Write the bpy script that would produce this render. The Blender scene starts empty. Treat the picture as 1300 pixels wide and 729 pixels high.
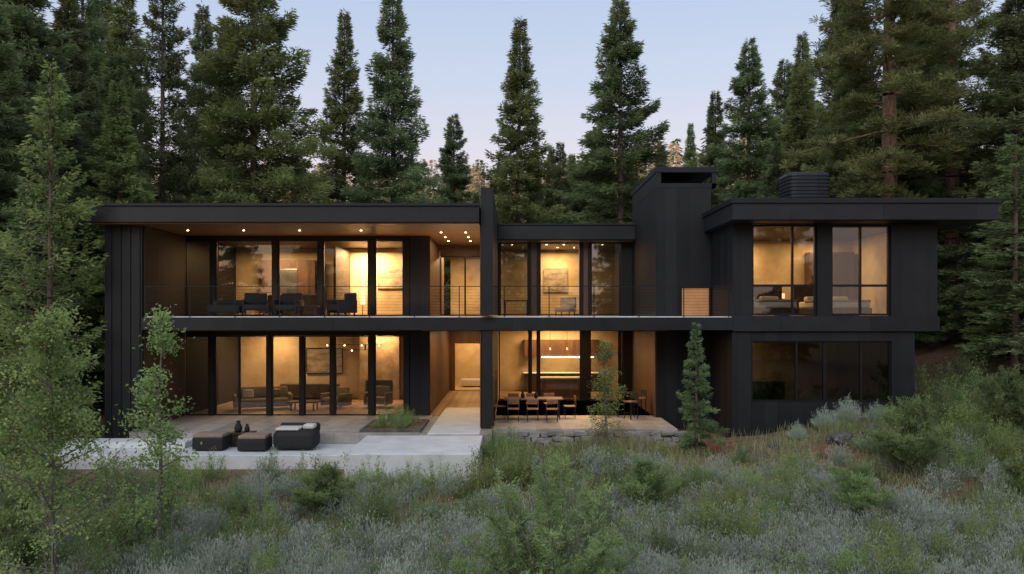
import bpy, math, numpy as np
from mathutils import Vector
scene=bpy.context.scene
col=scene.collection
rad=math.radians
try:
    scene.view_settings.view_transform='Standard'; scene.view_settings.look='None'; scene.view_settings.exposure=0
except Exception: pass

# ------------------------------------------------------------------ materials
def newmat(name):
    m=bpy.data.materials.new(name); m.use_nodes=True
    nt=m.node_tree; nt.nodes.clear()
    out=nt.nodes.new('ShaderNodeOutputMaterial')
    return m,nt,out
def L(nt,a,b): nt.links.new(a,b)
def mat(name,c1,c2=None,rough=.6,scale=4,metallic=0,bump=0,stretch=(1,1,1),boards=None,spec=.5,emit=None,detail=6,roughvar=0):
    m,nt,out=newmat(name)
    b=nt.nodes.new('ShaderNodeBsdfPrincipled'); L(nt,b.outputs[0],out.inputs[0])
    b.inputs['Roughness'].default_value=rough; b.inputs['Metallic'].default_value=metallic
    b.inputs['Specular IOR Level'].default_value=spec
    c2=c2 or tuple(min(1,x*1.35+.002) for x in c1)
    tc=nt.nodes.new('ShaderNodeTexCoord'); mp=nt.nodes.new('ShaderNodeMapping'); mp.inputs['Scale'].default_value=stretch
    L(nt,tc.outputs['Object'],mp.inputs[0])
    n=nt.nodes.new('ShaderNodeTexNoise'); n.inputs['Scale'].default_value=scale; n.inputs['Detail'].default_value=detail
    n.inputs['Roughness'].default_value=.6
    L(nt,mp.outputs[0],n.inputs['Vector'])
    r=nt.nodes.new('ShaderNodeValToRGB'); r.color_ramp.elements[0].position=.32; r.color_ramp.elements[1].position=.68
    r.color_ramp.elements[0].color=(*c1,1); r.color_ramp.elements[1].color=(*c2,1)
    L(nt,n.outputs[0],r.inputs[0]); colr=r.outputs[0]
    if boards:
        ax,freq,dark,w=boards
        d=nt.nodes.new('ShaderNodeVectorMath'); d.operation='DOT_PRODUCT'; d.inputs[1].default_value=ax
        L(nt,tc.outputs['Object'],d.inputs[0])
        mu=nt.nodes.new('ShaderNodeMath'); mu.operation='MULTIPLY'; mu.inputs[1].default_value=freq; L(nt,d.outputs['Value'],mu.inputs[0])
        fr=nt.nodes.new('ShaderNodeMath'); fr.operation='FRACT'; L(nt,mu.outputs[0],fr.inputs[0])
        lt=nt.nodes.new('ShaderNodeMath'); lt.operation='LESS_THAN'; lt.inputs[1].default_value=w; L(nt,fr.outputs[0],lt.inputs[0])
        fl=nt.nodes.new('ShaderNodeMath'); fl.operation='FLOOR'; L(nt,mu.outputs[0],fl.inputs[0])
        wn=nt.nodes.new('ShaderNodeTexWhiteNoise'); wn.noise_dimensions='1D'; L(nt,fl.outputs[0],wn.inputs['W'])
        mr=nt.nodes.new('ShaderNodeMapRange'); mr.inputs['To Min'].default_value=.75; mr.inputs['To Max'].default_value=1.2; L(nt,wn.outputs[0],mr.inputs[0])
        sub=nt.nodes.new('ShaderNodeMath'); sub.operation='MULTIPLY'; sub.inputs[1].default_value=-(1-dark); L(nt,lt.outputs[0],sub.inputs[0])
        ad=nt.nodes.new('ShaderNodeMath'); ad.operation='ADD'; L(nt,mr.outputs[0],ad.inputs[0]); L(nt,sub.outputs[0],ad.inputs[1])
        sc=nt.nodes.new('ShaderNodeVectorMath'); sc.operation='SCALE'; L(nt,colr,sc.inputs[0]); L(nt,ad.outputs[0],sc.inputs['Scale'])
        colr=sc.outputs[0]
    L(nt,colr,b.inputs['Base Color'])
    if roughvar:
        mr=nt.nodes.new('ShaderNodeMapRange'); mr.inputs['To Min'].default_value=rough-roughvar; mr.inputs['To Max'].default_value=rough+roughvar
        L(nt,n.outputs[0],mr.inputs[0]); L(nt,mr.outputs[0],b.inputs['Roughness'])
    if bump:
        bp=nt.nodes.new('ShaderNodeBump'); bp.inputs['Strength'].default_value=bump; bp.inputs['Distance'].default_value=.05
        L(nt,n.outputs[0],bp.inputs['Height']); L(nt,bp.outputs[0],b.inputs['Normal'])
    if emit:
        b.inputs['Emission Color'].default_value=(*emit[0],1); b.inputs['Emission Strength'].default_value=emit[1]
    return m
def foliage(name,dark,light,trans=.3,scale=.6,p0=.22,p1=.75):
    m,nt,out=newmat(name)
    at=nt.nodes.new('ShaderNodeAttribute'); at.attribute_name='tint'
    tc=nt.nodes.new('ShaderNodeTexCoord')
    n=nt.nodes.new('ShaderNodeTexNoise'); n.inputs['Scale'].default_value=scale; n.inputs['Detail'].default_value=3
    L(nt,tc.outputs['Object'],n.inputs['Vector'])
    oi=nt.nodes.new('ShaderNodeObjectInfo')
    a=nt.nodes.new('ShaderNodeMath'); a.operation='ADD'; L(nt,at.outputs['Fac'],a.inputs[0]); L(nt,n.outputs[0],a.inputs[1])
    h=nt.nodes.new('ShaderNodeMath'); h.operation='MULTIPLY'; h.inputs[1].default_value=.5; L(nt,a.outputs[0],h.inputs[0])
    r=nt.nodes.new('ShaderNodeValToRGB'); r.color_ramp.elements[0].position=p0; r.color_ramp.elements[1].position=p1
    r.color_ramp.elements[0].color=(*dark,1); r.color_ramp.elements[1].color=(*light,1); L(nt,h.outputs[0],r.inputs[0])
    hs=nt.nodes.new('ShaderNodeHueSaturation')
    mr=nt.nodes.new('ShaderNodeMapRange'); mr.inputs['To Min'].default_value=.75; mr.inputs['To Max'].default_value=1.25; L(nt,oi.outputs['Random'],mr.inputs[0]); L(nt,mr.outputs[0],hs.inputs['Value'])
    mr2=nt.nodes.new('ShaderNodeMapRange'); mr2.inputs['To Min'].default_value=.478; mr2.inputs['To Max'].default_value=.52; L(nt,oi.outputs['Random'],mr2.inputs[0]); L(nt,mr2.outputs[0],hs.inputs['Hue'])
    L(nt,r.outputs[0],hs.inputs['Color'])
    d=nt.nodes.new('ShaderNodeBsdfDiffuse'); t=nt.nodes.new('ShaderNodeBsdfTranslucent')
    L(nt,hs.outputs[0],d.inputs[0]); L(nt,hs.outputs[0],t.inputs[0])
    mx=nt.nodes.new('ShaderNodeMixShader'); mx.inputs[0].default_value=trans
    L(nt,d.outputs[0],mx.inputs[1]); L(nt,t.outputs[0],mx.inputs[2]); L(nt,mx.outputs[0],out.inputs[0])
    return m
def glassmat(name,tint=(.94,.95,.94),refl=.02,gl=1.45):
    m,nt,out=newmat(name)
    t=nt.nodes.new('ShaderNodeBsdfTransparent'); t.inputs[0].default_value=(*tint,1)
    g=nt.nodes.new('ShaderNodeBsdfGlossy'); g.inputs['Roughness'].default_value=.01
    f=nt.nodes.new('ShaderNodeFresnel'); f.inputs[0].default_value=gl
    a=nt.nodes.new('ShaderNodeMath'); a.operation='ADD'; a.inputs[1].default_value=refl; a.use_clamp=True; L(nt,f.outputs[0],a.inputs[0])
    mx=nt.nodes.new('ShaderNodeMixShader'); L(nt,a.outputs[0],mx.inputs[0]); L(nt,t.outputs[0],mx.inputs[1]); L(nt,g.outputs[0],mx.inputs[2]); L(nt,mx.outputs[0],out.inputs[0])
    return m
M={}
M['metal']=mat('dark_metal',(.0115,.0125,.0148),(.016,.0172,.0202),rough=.5,scale=1.5,roughvar=.08,spec=.28)
M['panel']=mat('dark_metal_panels',(.0115,.0125,.0148),(.016,.0172,.0202),rough=.52,scale=1.2,boards=((1,1,0),2.2,.35,.03),spec=.28)
M['fascia']=mat('fascia_metal',(.0135,.0146,.0175),(.019,.0205,.0235),rough=.45,scale=1.2,boards=((1,0,0),.33,.5,.008),roughvar=.08,spec=.3)
M['frame']=mat('black_frame',(.007,.007,.008),(.009,.009,.010),rough=.45,spec=.3)
M['wood_dark']=mat('dark_cedar_boards',(.022,.013,.009),(.050,.028,.017),rough=.6,scale=3,stretch=(6,6,.6),boards=((1,1,0),7,.3,.06))
M['wood']=mat('cedar_boards',(.065,.029,.014),(.13,.060,.029),rough=.55,scale=3,stretch=(6,6,.6),boards=((1,1,0),7,.35,.06))
M['soffit']=mat('soffit_cedar',(.11,.05,.022),(.21,.105,.044),rough=.5,scale=3,stretch=(.6,6,6),boards=((0,1,0),7,.35,.06))
M['floorwood']=mat('oak_floor',(.24,.155,.09),(.38,.26,.16),rough=.35,scale=3,stretch=(5,.6,1),boards=((1,0,0),6,.6,.03))
M['plaster']=mat('warm_plaster',(.34,.25,.14),(.64,.51,.32),rough=.8,scale=.6)
M['plaster_d']=mat('tan_stone_wall',(.16,.10,.06),(.34,.24,.14),rough=.8,scale=2.5,bump=.4)
M['concrete']=mat('light_concrete',(.50,.51,.51),(.64,.65,.65),rough=.75,scale=1.4,bump=.08)
M['deck']=mat('deck_pavers',(.24,.22,.20),(.36,.33,.305),rough=.7,scale=2,boards=((1,0,0),1.2,.6,.012))
M['stone']=mat('grey_stone',(.12,.115,.108),(.32,.305,.285),rough=.9,scale=2.5,bump=.8)
M['rock']=mat('dark_boulder_stone',(.045,.042,.04),(.13,.12,.11),rough=.95,scale=3,bump=.8)
M['white']=mat('white_fabric',(.52,.50,.47),(.62,.60,.56),rough=.9,scale=8,bump=.1)
M['tan']=mat('tan_cushion',(.20,.15,.11),(.29,.23,.17),rough=.9,scale=12,bump=.1)
M['dark']=mat('charcoal_weave',(.012,.012,.013),(.028,.027,.027),rough=.75,scale=30,bump=.2,spec=.3)
M['leather']=mat('brown_leather',(.16,.08,.045),(.24,.13,.07),rough=.5)
M['steel']=mat('steel',(.3,.3,.3),(.36,.36,.36),rough=.3,metallic=1)
M['bark']=mat('pine_bark',(.06,.045,.036),(.17,.12,.09),rough=.95,scale=6,stretch=(2,2,.4),bump=.8)
M['bark_red']=mat('red_pine_bark',(.12,.07,.048),(.33,.19,.13),rough=.95,scale=5,stretch=(2,2,.4),bump=.9)
M['bark_pale']=mat('sapling_bark',(.10,.09,.07),(.22,.19,.15),rough=.9,scale=8,stretch=(2,2,.5),bump=.4)
M['bulb']=mat('lamp_bulb',(1,.8,.5),(1,.8,.5),emit=((1,.68,.32),12))
M['bulb_soft']=mat('lamp_shade_lit',(1,.8,.5),(1,.8,.5),emit=((1,.66,.34),1.8))
M['amber']=mat('amber_lit_panel',(.22,.10,.04),(.45,.22,.09),scale=1.6,emit=((1,.45,.15),.16))
M['glass']=glassmat('clear_glass')
M['glass_m']=glassmat('lightly_tinted_glass',(.74,.75,.73),.08)
M['glass_d']=glassmat('smoked_glass',(.26,.28,.27),.18)
M['glass_k']=glassmat('very_dark_glass',(.13,.14,.14),.06)
M['art']=mat('muted_painting',(.10,.09,.08),(.45,.38,.28),rough=.7,scale=1.6,stretch=(1,1,3))
M['green_f']=foliage('fir_needles',(.064,.086,.040),(.275,.325,.155),.44)
M['green_p']=foliage('pine_needles',(.078,.098,.038),(.32,.36,.145),.44)
M['green_y']=foliage('young_fir_needles',(.09,.15,.07),(.28,.38,.18),.4)
M['leaf_l']=foliage('aspen_leaves',(.12,.185,.06),(.38,.465,.18),.45,1.5)
M['leaf_w']=foliage('willow_leaves',(.13,.19,.075),(.36,.45,.19),.5,1.0)
M['leaf_m']=foliage('shrub_leaves',(.095,.15,.06),(.30,.37,.17),.4,1.5)
M['sage']=foliage('sage_leaves',(.27,.315,.26),(.48,.535,.445),.3,1.2)
M['grass']=foliage('dry_grass',(.17,.225,.10),(.46,.45,.26),.35,.35)
M['far']=foliage('far_needles_sun_tint',(.13,.16,.09),(.75,.50,.29),.4,.05,.42,.78)  # golden low sun on the distant trees is painted into this needle colour

def groundmat():
    m,nt,out=newmat('forest_soil')
    b=nt.nodes.new('ShaderNodeBsdfPrincipled'); b.inputs['Roughness'].default_value=.95; b.inputs['Specular IOR Level'].default_value=.2
    L(nt,b.outputs[0],out.inputs[0])
    tc=nt.nodes.new('ShaderNodeTexCoord')
    n1=nt.nodes.new('ShaderNodeTexNoise'); n1.inputs['Scale'].default_value=.35; n1.inputs['Detail'].default_value=8
    n2=nt.nodes.new('ShaderNodeTexNoise'); n2.inputs['Scale'].default_value=9; n2.inputs['Detail'].default_value=8
    for n in(n1,n2): L(nt,tc.outputs['Object'],n.inputs['Vector'])
    r1=nt.nodes.new('ShaderNodeValToRGB'); e=r1.color_ramp.elements
    e[0].position=.40; e[0].color=(.19,.115,.082,1); e[1].position=.60; e[1].color=(.14,.135,.08,1)
    r2=nt.nodes.new('ShaderNodeValToRGB'); e=r2.color_ramp.elements
    e[0].position=.3; e[0].color=(.45,.42,.4,1); e[1].position=.72; e[1].color=(1.5,1.4,1.3,1)
    L(nt,n1.outputs[0],r1.inputs[0]); L(nt,n2.outputs[0],r2.inputs[0])
    mx=nt.nodes.new('ShaderNodeMix'); mx.data_type='RGBA'; mx.blend_type='MULTIPLY'; mx.inputs[0].default_value=1
    L(nt,r1.outputs[0],mx.inputs[6]); L(nt,r2.outputs[0],mx.inputs[7]); L(nt,mx.outputs[2],b.inputs['Base Color'])
    bp=nt.nodes.new('ShaderNodeBump'); bp.inputs['Strength'].default_value=.8; bp.inputs['Distance'].default_value=.08
    L(nt,n2.outputs[0],bp.inputs['Height']); L(nt,bp.outputs[0],b.inputs['Normal'])
    return m
M['ground']=groundmat()

# ------------------------------------------------------------------ mesh helpers
def mesh_np(name,V,F,mt,tint=None,smooth=False):
    V=np.asarray(V,dtype=np.float32).reshape(-1,3); F=np.asarray(F,dtype=np.int32)
    k=F.shape[1]; me=bpy.data.meshes.new(name)
    me.vertices.add(len(V)); me.vertices.foreach_set('co',V.ravel())
    me.loops.add(F.size); me.loops.foreach_set('vertex_index',F.ravel())
    me.polygons.add(len(F)); me.polygons.foreach_set('loop_start',np.arange(0,F.size,k,dtype=np.int32))
    me.polygons.foreach_set('loop_total',np.full(len(F),k,dtype=np.int32))
    if tint is not None:
        a=me.attributes.new('tint','FLOAT','POINT'); a.data.foreach_set('value',np.asarray(tint,dtype=np.float32))
    me.update(calc_edges=True); me.materials.append(mt)
    me.polygons.foreach_set('use_smooth',np.full(len(F),smooth,dtype=bool))
    return me
def nrm(a): return a/np.maximum(np.linalg.norm(a,axis=1,keepdims=True),1e-6)
def leafmesh(name,C,D,Ln,W,T,mt,rng):
    D=nrm(D); S=nrm(np.cross(D,rng.normal(size=C.shape)))
    Ln=np.asarray(Ln)[:,None]*np.ones((len(C),1)); W=np.asarray(W)[:,None]*np.ones((len(C),1))
    V=np.stack([C,C+D*Ln*.5+S*W*.5,C+D*Ln,C+D*Ln*.5-S*W*.5],1).reshape(-1,3)
    F=np.arange(len(C)*4).reshape(-1,4)
    return mesh_np(name,V,F,mt,np.repeat(T,4))
BF=np.array([[0,3,2,1],[4,5,6,7],[0,1,5,4],[1,2,6,5],[2,3,7,6],[3,0,4,7]])
def boxmesh(name,boxes,mt):
    V=[];F=[]
    for i,b in enumerate(boxes):
        x0,x1,y0,y1,z0,z1=b
        V+= [(x0,y0,z0),(x1,y0,z0),(x1,y1,z0),(x0,y1,z0),(x0,y0,z1),(x1,y0,z1),(x1,y1,z1),(x0,y1,z1)]
        F.append(BF+8*i)
    return mesh_np(name,V,np.concatenate(F),mt)
def obj(name,me,parent=None,loc=(0,0,0)):
    o=bpy.data.objects.new(name,me); col.objects.link(o); o.location=loc
    if parent: o.parent=parent
    return o
def bevel(o,w,seg=2):
    m=o.modifiers.new('bevel','BEVEL'); m.width=w; m.segments=seg; m.limit_method='ANGLE'
    if seg>2:
        o.data.polygons.foreach_set('use_smooth',np.ones(len(o.data.polygons),dtype=bool))
    return o
def B(name,boxes,mt,parent=None,bv=.006):
    o=obj(name,boxmesh(name,boxes,M[mt]),parent)
    if bv: bevel(o,bv,1)
    return o
def empty(name,loc,label,cat,group=None):
    e=bpy.data.objects.new(name,None); e.empty_display_size=.3; col.objects.link(e); e.location=loc
    e['label']=label; e['category']=cat
    if group: e['group']=group
    return e
def tag(o,label,cat,group=None):
    o['label']=label; o['category']=cat
    if group: o['group']=group
def sticks(name,segs,mt,n=5):
    V=[];F=[];k=0
    for p0,p1,r0,r1 in segs:
        p0=np.array(p0,float);p1=np.array(p1,float); d=p1-p0; d/=max(np.linalg.norm(d),1e-6)
        a=np.cross(d,[0.3,.9,.1] if abs(d[2])>.7 else [0,0,1.]); a/=np.linalg.norm(a); b=np.cross(d,a)
        for p,r in((p0,r0),(p1,r1)):
            for i in range(n):
                t=2*math.pi*i/n; V.append(p+r*(math.cos(t)*a+math.sin(t)*b))
        for i in range(n):
            j=(i+1)%n; F.append((k+i,k+j,k+n+j,k+n+i))
        k+=2*n
    return mesh_np(name,V,F,mt,smooth=True)

# ------------------------------------------------------------------ terrain
def ss(a,b,x):
    t=np.clip((x-a)/(b-a),0,1); return t*t*(3-2*t)
def hgt(x,y):
    x=np.asarray(x,float); y=np.asarray(y,float)
    f=np.interp(y,[-200,-60,-14,-5,-1,12,20,60,150,260,400],[4,-1,-1.85,-.82,-.35,-.3,0,6.5,24,40,46])
    r=ss(6,13,x)*.75*ss(-10,-2,y)+ss(14,24,x)*2.4*ss(-9,4,y)
    b=.10*np.sin(x*1.3+y*.4)*np.sin(y*1.1-x*.3)+.06*np.sin(x*3.1+1)*np.sin(y*2.7)
    z=f+r+b
    dx=np.maximum(np.maximum(-14.6-x,x-13.5),0); dy=np.maximum(np.maximum(.4-y,y-14.2),0)
    d=np.sqrt(dx*dx+dy*dy)
    m=ss(0,.8,d)
    z=z*m+(-.45)*(1-m)
    dx=np.maximum(np.maximum(-14.6-x,x+.9),0); dy=np.maximum(np.maximum(-5.1-y,y-2),0)
    m=ss(0,.9,np.sqrt(dx*dx+dy*dy)); z=np.minimum(z,z*m+(-.78)*(1-m))
    dx=np.maximum(np.maximum(-1-x,x-6.0),0); dy=np.maximum(np.maximum(-2.2-y,y-0),0)
    m=ss(0,1.2,np.sqrt(dx*dx+dy*dy)); z=np.minimum(z,z*m+(-.52)*(1-m))
    return z
ux=np.linspace(-1,1,261); gx=30*ux+330*ux**5; gx=np.sort(gx)
uy=np.linspace(-1,1,321); gy=28*uy+300*np.abs(uy)**5*np.sign(uy); gy=gy+2
X,Y=np.meshgrid(gx,gy); Z=hgt(X,Y)
V=np.stack([X,Y,Z],-1).reshape(-1,3); nx=len(gx); ny=len(gy)
i=np.arange(nx-1)[None,:]+nx*np.arange(ny-1)[:,None]
F=np.stack([i,i+1,i+1+nx,i+nx],-1).reshape(-1,4)
g=obj('ground',mesh_np('ground',V,F,M['ground'],smooth=True)); g['kind']='structure'

# ------------------------------------------------------------------ house
H=empty('modern_house',(0,0,-.3),'two storey black metal house with lit glass walls','house')
def HB(name,boxes,mt,parent=None,bv=.006):
    o=obj(name,boxmesh(name,[(a,b,c,d,e+.3,f+.3) for a,b,c,d,e,f in boxes],M[mt]),parent or H)
    if bv: bevel(o,bv,1)
    return o
def HE(name,boxes,mt,parent=None,bv=.006):
    return [HB(name,[b],mt,parent,bv) for b in boxes]
def window(x0,x1,z0,z1,y,vb=(),hb=(),fw=.055,glass='glass',name='window',dep=.1):
    bx=[(x0,x0+fw,y,y+dep,z0,z1),(x1-fw,x1,y,y+dep,z0,z1),(x0+fw,x1-fw,y,y+dep,z1-fw,z1),(x0+fw,x1-fw,y,y+dep,z0,z0+fw)]
    for v in vb: bx.append((v-.035,v+.035,y+.005,y+dep-.005,z0+fw,z1-fw))
    for h in hb: bx.append((x0+fw,x1-fw,y+.012,y+dep-.012,h-.04,h+.04))
    w=HB(name,bx,'frame',bv=0)
    yy=y+dep*.5; zo=.3
    me=mesh_np('glass_pane',[(x0+fw*.5,yy,z0+zo),(x1-fw*.5,yy,z0+zo),(x1-fw*.5,yy,z1+zo),(x0+fw*.5,yy,z1+zo)],[[0,1,2,3]],M[glass])
    obj('glass_pane',me,w)
    return w
seams=[(-13.81,-12.55,0,14,-.6,6.9)]
for k in range(4): xx=-13.6+k*.32; seams.append((xx,xx+.035,-.04,.0,-.58,6.88))
for k in range(30): yy=.3+k*.45; seams.append((-13.84,-13.81,yy,yy+.03,-.58,6.88))
HB('wall',seams,'metal',bv=0)
HE('wood_lining',[(-12.55,-12.51,.12,3.45,0.004,3.30),(-12.55,-12.51,.12,3.45,3.81,6.86)],'wood_dark',bv=0)
HE('wall',[(-3.92,-3.14,3.5,3.7,0.004,3.31),(-3.92,-3.14,3.5,3.7,3.81,6.87)],'panel')
HE('partition_wall',[(-3.9,-3.16,3.7,13.9,0.004,3.31),(-3.9,-3.16,3.7,10,3.81,6.87)],'wood')
HB('floor',[(-12.55,5.41,3.52,14,-.5,0.0)],'floorwood',bv=0)
HB('balcony',[(-12.55,7.48,0,14,3.34,3.76)],'metal')
HB('balcony_deck',[(-12.5,7.46,.06,8.7,3.762,3.80)],'concrete')
HE('ceiling',[(-12.5,-3.95,.3,3.4,3.30,3.337),(-3.1,-1.1,.3,13.4,3.30,3.337),(-.6,5.3,.3,8.7,3.30,3.337)],'soffit',bv=0)
HE('ceiling',[(-12.5,-3.95,3.6,13.9,3.27,3.335),(-.6,5.3,8.9,13.9,3.27,3.335)],'plaster',bv=0)
HE('floor',[(-12.5,-3.95,3.6,13.9,3.762,3.80),(-3.1,5.3,8.9,13.9,3.762,3.80)],'floorwood',bv=0)
HE('back_wall',[(-12.55,-3.9,9.6,9.8,0.004,3.265),(-12.55,-3.92,9.2,9.4,3.81,6.86)],'plaster')
HE('back_wall',[(-.64,5.41,13.6,13.8,0.004,3.26),(-3.1,5.41,13.2,13.4,3.81,7.1)],'plaster')
HE('wall',[(-12.55,-3.9,14,14.2,-.5,6.9),(-.64,7.2,14,14.2,-.5,7.1)],'metal')
lr=HB('roof',[(-14.15,-1.09,-.6,14.6,6.93,7.46)],'fascia',bv=.01)
HB('roof_cap',[(-14.2,-1.09,-.66,14.65,7.462,7.55)],'metal',lr)
HB('soffit',[(-14.0,-1.1,-.5,11,6.885,6.928)],'soffit',lr,bv=0)
HE('header_beam',[(-12.5,-3.93,3.48,3.66,6.72,6.88),(-12.5,-3.93,3.48,3.66,3.06,3.30)],'frame')
posts=[(-11.54,-11.35),(-9.16,-8.97),(-7.42,-7.24),(-5.49,-5.25),(-4.15,-3.93)]
HE('post',[(a,b,3.45,3.68,3.82,6.715) for a,b in posts],'frame')
edges=[(-12.5,-11.54),(-11.35,-9.16),(-8.97,-7.42),(-7.24,-5.49),(-5.25,-4.15)]
for k,(a,b) in enumerate(edges): window(a,b,3.82,6.715,3.5,glass='glass_m' if k in(0,1) else 'glass',fw=.045)
lposts=[(-11.60,-11.38),(-9.38,-9.20),(-8.12,-7.95),(-6.95,-6.78),(-5.48,-5.26),(-4.12,-3.93)]
HE('post',[(a,b,3.45,3.68,0.004,3.055) for a,b in lposts],'frame')
ledges=[(-12.5,-11.60),(-11.38,-9.38),(-9.20,-8.12),(-7.95,-6.95),(-6.78,-5.48),(-5.26,-4.12)]
for k,(a,b) in enumerate(ledges): window(a,b,0.01,3.055,3.5,vb=(-10.45,) if k==1 else (),glass='glass_d' if k==0 else 'glass_m',fw=.04)
# dividing fin
HE('wall',[(-1.03,-.66,.02,10,-.6,3.335),(-1.05,-.64,-.3,10,3.84,8.12)],'metal')
HE('wood_lining',[(-1.09,-1.05,.1,13.4,0.004,3.29),(-1.09,-1.05,.1,9.9,3.81,6.86)],'wood')
HB('wall',[(-1.05,-.64,10.0,14,0,3.33)],'plaster')
HB('wall',[(-3.14,-1.1,7.8,7.95,6.43,6.87)],'wood')
window(-3.14,-1.1,3.82,6.42,7.8,vb=(-2.05,))
HB('passage_end_wall',[(-3.14,-1.1,13.5,13.6,2.4,3.28),(-3.14,-2.9,13.5,13.6,0.004,2.4),(-1.35,-1.1,13.5,13.6,0.004,2.4)],'wood')
HB('rear_vestibule',[(-3.3,-.9,16.2,16.35,-.3,3.3),(-3.3,-3.16,13.62,16.2,-.3,3.3),(-1.05,-.9,14.22,16.2,-.3,3.3),(-3.3,-.9,13.62,16.35,3.302,3.4),(-3.15,-1.06,13.62,16.19,-.3,0.0)],'plaster',bv=0)
# middle
mr=HB('roof',[(-.64,5.41,7.9,14.5,7.16,7.78)],'fascia',bv=.01)
HB('roof_cap',[(-.64,5.41,7.85,14.5,7.782,7.85)],'metal',mr)
HB('soffit',[(-.6,5.38,8.0,13.4,7.12,7.158)],'soffit',mr,bv=0)
HE('post',[(-.64,-.55,8.75,8.95,3.82,7.11),(.74,.86,8.75,8.95,3.82,7.11),(1.12,1.24,8.75,8.95,3.82,7.11),(3.08,3.2,8.75,8.95,3.82,7.11),(3.42,3.54,8.75,8.95,3.82,7.11),(4.96,5.4,8.75,8.95,3.82,7.11)],'frame')
HE('wood_lining',[(.86,1.12,8.78,8.92,3.82,7.11),(3.2,3.42,8.78,8.92,3.82,7.11)],'wood')
for a,b,gg in((-.55,.74,'glass_d'),(1.24,3.08,'glass_m'),(3.54,4.96,'glass_d')): window(a,b,3.83,7.11,8.8,glass=gg)
HE('post',[(.78,.9,8.75,8.95,0.004,3.26),(1.1,1.22,8.75,8.95,0.004,3.26),(3.1,3.5,8.75,8.95,0.004,3.26),(5.0,5.4,8.75,8.95,0.004,3.26)],'frame')
for a,b in((-.6,.78),(1.22,3.1),(3.5,5.0)): window(a,b,0.01,3.26,8.8)
# tower
tw=HB('tower',[(5.41,7.48,2.9,8.8,-.5,8.62)],'panel',bv=.008)
HB('wood_lining',[(5.37,5.408,2.95,8.7,0.004,3.29)],'wood',bv=0)
HB('tower_cap',[(5.38,7.70,2.87,8.83,9.20,9.40),(5.41,5.60,2.90,8.80,8.622,9.198),(7.50,7.66,2.90,3.06,8.622,9.198),(7.50,7.66,8.64,8.80,8.622,9.198),(5.60,7.66,2.90,3.0,8.622,8.80)],'metal',tw)
HB('flue',[(5.9,7.1,4.2,7.6,8.625,9.1)],'metal',tw)
lw=HB('window',[(6.30,6.36,2.82,2.9,3.83,4.92),(7.39,7.45,2.82,2.9,3.83,4.92),(6.36,7.39,2.82,2.9,4.86,4.92)],'frame',bv=0)
HB('lit_panel',[(6.37,7.38,2.875,2.895,3.83,4.855)],'amber',lw,bv=0)
# right wing
UZ0,UZ1=3.30,6.94
HB('wall',[(7.48,8.15,0,.25,UZ0,UZ1),(10.36,10.84,0,.25,UZ0,UZ1),(12.86,14.42,0,.25,UZ0,UZ1),
           (8.15,10.36,0,.25,UZ0,3.82),(10.84,12.86,0,.25,UZ0,3.82)],'panel',bv=0)
HE('side_wall',[(7.48,7.72,.25,12,UZ0,UZ1),(14.18,14.42,.25,12,UZ0,UZ1),(7.48,14.42,12,12.2,UZ0,UZ1)],'panel')
HE('fascia_band',[(7.49,14.47,-.06,-.003,3.30,3.80),(-12.55,7.487,-.05,-.003,3.335,3.765)],'fascia')
HB('wall',[(7.48,8.15,.06,.3,-.5,3.298),(12.9,13.68,.06,.3,-.5,3.298),(8.15,12.9,.06,.3,2.96,3.298),(8.15,12.9,.06,.3,-.5,.89),
          (7.48,7.72,.3,12,-.5,3.298),(13.44,13.68,.3,12,-.5,3.298),(7.48,13.68,12,12.2,-.5,3.298)],'panel',bv=0)
HE('floor',[(7.72,14.18,.25,12,3.5,3.80),(7.72,13.44,.3,12,-.2,.0)],'floorwood',bv=0)
HE('back_wall',[(7.73,14.17,6.0,6.2,3.81,6.93),(7.73,13.43,6.0,6.2,.01,3.4)],'plaster')
HE('wall_trim',[(7.74,7.80,.26,5.99,3.81,6.93),(14.1,14.17,.26,5.99,3.81,6.93)],'plaster',bv=0)
rr=HB('roof',[(7.2,15.9,-1.0,13,6.96,7.50)],'fascia',bv=.01)
HB('roof_cap',[(7.14,15.96,-1.06,13.1,7.502,7.66)],'metal',rr)
HB('soffit',[(7.24,15.8,-.9,12.9,6.94,6.958)],'metal',rr,bv=0)
window(8.15,10.36,3.83,6.93,.1,vb=(9.55,),hb=(4.85,),fw=.07,glass='glass_m')
window(10.84,12.86,3.83,6.93,.1,vb=(11.86,),hb=(4.85,),fw=.07,glass='glass_m')
window(8.15,10.66,.9,2.955,.14,vb=(9.7,),fw=.05,glass='glass_k'); window(10.665,12.9,.9,2.955,.14,vb=(11.9,),fw=.05,glass='glass_k')
def ribbed(x0,x1,y0,y1,z0,z1,n=40,ribs=13):
    cx,cy,hx,hy=(x0+x1)/2,(y0+y1)/2,(x1-x0)/2,(y1-y0)/2
    rows=[(z0,.97)]
    zt=z1-.18
    for k in range(ribs):
        a=z0+(zt-z0)*k/ribs; b=z0+(zt-z0)*(k+1)/ribs; h=b-a
        rows+=[(a+.15*h,1.0),(a+.75*h,1.0),(a+.85*h,.965),(b,.965)]
    rows+=[(zt+.02,1.0),(zt+.09,.985),(zt+.15,.94),(z1,.84),(z1+.005,.0)]
    V=[];F=[]
    for z,s in rows:
        for i in range(n):
            t=2*math.pi*i/n; c,q=math.cos(t),math.sin(t); p=.36
            V.append((cx+hx*s*math.copysign(abs(c)**p,c),cy+hy*s*math.copysign(abs(q)**p,q),z+.3))
    for j in range(len(rows)-1):
        for i in range(n): F.append((j*n+i,j*n+(i+1)%n,(j+1)*n+(i+1)%n,(j+1)*n+i))
    return mesh_np('chimney',V,F,M['fascia'])
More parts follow.
